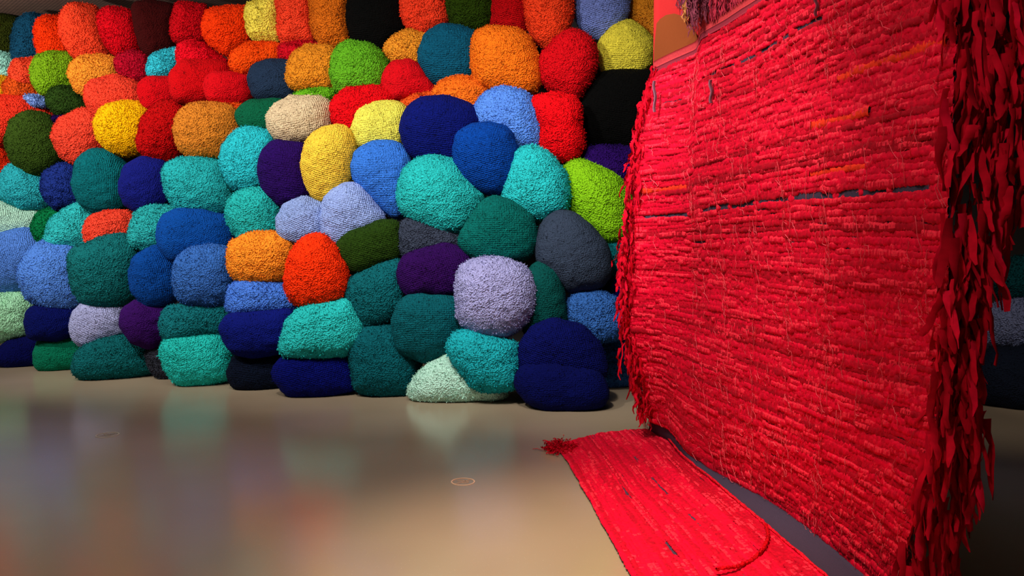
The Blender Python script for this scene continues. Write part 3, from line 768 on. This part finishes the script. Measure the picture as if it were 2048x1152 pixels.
# frayed corner lying on the floor
VV, FF, b = [], [], 0
for _ in range(320):
    x, y = rng.uniform(1096, 1146), 0; y = 894 + rng.normal() * 5
    P0 = fl(x, y, .02); n_ = 8; a = rng.uniform(0, 6.28); dirs = np.cumsum(rng.normal(size=n_) * .7) + a
    P = P0 + np.cumsum(np.stack([np.cos(dirs) * .008, np.sin(dirs) * .008, rng.normal(size=n_) * .007], 1), 0); P[:, 2] = np.clip(np.abs(P[:, 2] - .006) + .006, 0, .045)
    V, f = ribbon(P, np.array((.6, .6, .5)), .006, rng, .6); VV.append(V); FF.append(f + b); b += len(V)
V, f = ribbon(np.stack([fl(x, y, .01) for x, y in [(1100,899),(1090,899),(1082,900),(1074,897),(1065,898)]]), np.array((0, 1, 0.)), .005, rng, .1)
VV.append(V); FF.append(f + b)
mesh_obj('frayed_corner', np.concatenate(VV) - OFF, np.concatenate(FF), fringe_ms[0], tap, True, 'stuff')

# side fringes: strips of cloth, each a part; the rest joined
def strips(specs, nmax, matlist, jt=.022):
    specs.sort(key=lambda s: -s[3] * s[2])
    rest_V, rest_F, b = [], [], 0
    for q, (P0, drift, Ln, W_) in enumerate(specs):
        n = 8; t = np.linspace(0, 1, n)
        P = P0 + np.outer(t, (drift[0], drift[1], -Ln)) + np.cumsum(rng.normal(size=(n, 3)) * Ln * jt, 0)
        out = math.sin(1) * .0
        P[:, 2] = np.maximum(P[:, 2], .012 + rng.rand() * .02)
        a = rng.uniform(-.8, .8); sd = np.array((math.cos(a) , math.sin(a), .1)); 
        V, f = ribbon(P, sd, W_, rng, .38)
        if q < nmax: mesh_obj('fringe_strip', V - OFF, f, matlist[rng.randint(len(matlist))], tap)
        else: rest_V.append(V); rest_F.append(f + b); b += len(V)
    if rest_V: mesh_obj('fringe_strips', np.concatenate(rest_V) - OFF, np.concatenate(rest_F), matlist[0], tap, True, 'stuff')
# right side, nearest the camera
sp = []
xo_y = [-250, 0, 400, 500, 600, 700, 800, 880, 960, 1030, 1100, 1250]
xo_x = [2140, 2120, 2090, 2045, 1998, 1985, 1972, 1990, 1985, 1950, 1945, 1930]
for _ in range(620):
    v = rng.rand(); e = samp(S, np.array([.995]), np.array([v]))[0]
    yy = float(np.interp(v, KV, [c_[1] for c_ in COLS[8]])); xi = float(np.interp(v, KV, [c_[0] for c_ in COLS[8]]))
    xo = float(np.interp(yy + 70, xo_y, xo_x)) - 14
    q = rng.rand() ** .9; x = xi - 22 + (xo - xi + 16) * q
    Y = 2.424 / (.22 + (xi - 1024) / F) - .03 + .10 * rng.rand()
    P0 = at(x, yy, Y)
    Ln = rng.uniform(.12, .32)
    sp.append((P0, (rng.normal() * .03, rng.normal() * .03), Ln, rng.uniform(.009, .022)))
strips(sp, 190, fringe_ms)
# left side
sp = []
for _ in range(430):
    v = rng.uniform(0, 1); e = samp(S, np.array([.004]), np.array([v]))[0]
    wpx = np.interp(v, [0, .1, .4, .5, .9, 1], [6, 14, 26, 34, 34, 22])
    P0 = e + np.array((-rng.rand() * wpx / F * 6 * .9 + .02, rng.normal() * .04, .06))
    sp.append((P0, (-rng.rand() * .02 + .01, rng.normal() * .02), rng.uniform(.08, .2), rng.uniform(.007, .015)))
strips(sp, 110, fringe_ms, .055)

# ------------------------------------------------------------------ small round marks on the floor
def marker(px, py, r, label, bright):
    c = fl(px, py); t = bpy.data.objects.new('floor_marker', None); COL.objects.link(t); t.location = (c[0], c[1], 0)
    tag(t, label, 'floor marker')
    m = plain('pale_inlay', bright, .5, .3)
    an = np.linspace(0, 2 * math.pi, 65)[:-1]
    V = np.concatenate([np.stack([np.cos(an) * q, np.sin(an) * q, 0 * an + z], 1) for q, z in ((r, 0), (r, .0025), (r * .90, .0025), (r * .90, 0))])
    n = 64; Fc = [(a * n + i, a * n + (i + 1) % n, (a + 1) * n + (i + 1) % n, (a + 1) * n + i) for a in range(3) for i in range(n)]
    mesh_obj('ring', V, Fc, m, t, False)
    def stroke(pp, w_):
        pp = np.array(pp) * r; d = np.gradient(pp, axis=0); nn = np.stack([-d[:, 1], d[:, 0]], 1); nn /= np.linalg.norm(nn, axis=1)[:, None]
        Lft, Rt = pp - nn * w_, pp + nn * w_; k = len(pp)
        V = [(p[0], p[1], z) for z in (0, .002) for p in np.concatenate([Lft, Rt])]
        Fc = [(i + 2 * k, i + 1 + 2 * k, i + 1 + 3 * k, i + 3 * k) for i in range(k - 1)] + [(i, i + 1, i + 1 + 2 * k, i + 2 * k) for i in range(k - 1)] + [(i + k, i + 3 * k, i + 1 + 3 * k, i + 1 + k) for i in range(k - 1)]
        mesh_obj('symbol_stroke', V, Fc, m2, t, False)
    m2 = plain('faint_inlay', tuple(x * .62 for x in lin(bright)), .5, .3)
    stroke([(-.62, -.62), (0, 0), (.55, .62)], r * .05)
    stroke([(-.5, .25), (-.1, .35), (.3, .1), (.5, .05)], r * .06)
    stroke([(-.1, -.2), (.2, -.35), (.45, -.15)], r * .05)
marker(926, 963.5, 24 / F * 5.12, 'thin pale circle with a faint slashed symbol set in the floor near the red textile', 'F0CDB0')
marker(215, 870, 22 / F * 6.3, 'faint grey circle in the darker floor at the left, below the emerald teal bale', 'C4BCB0')
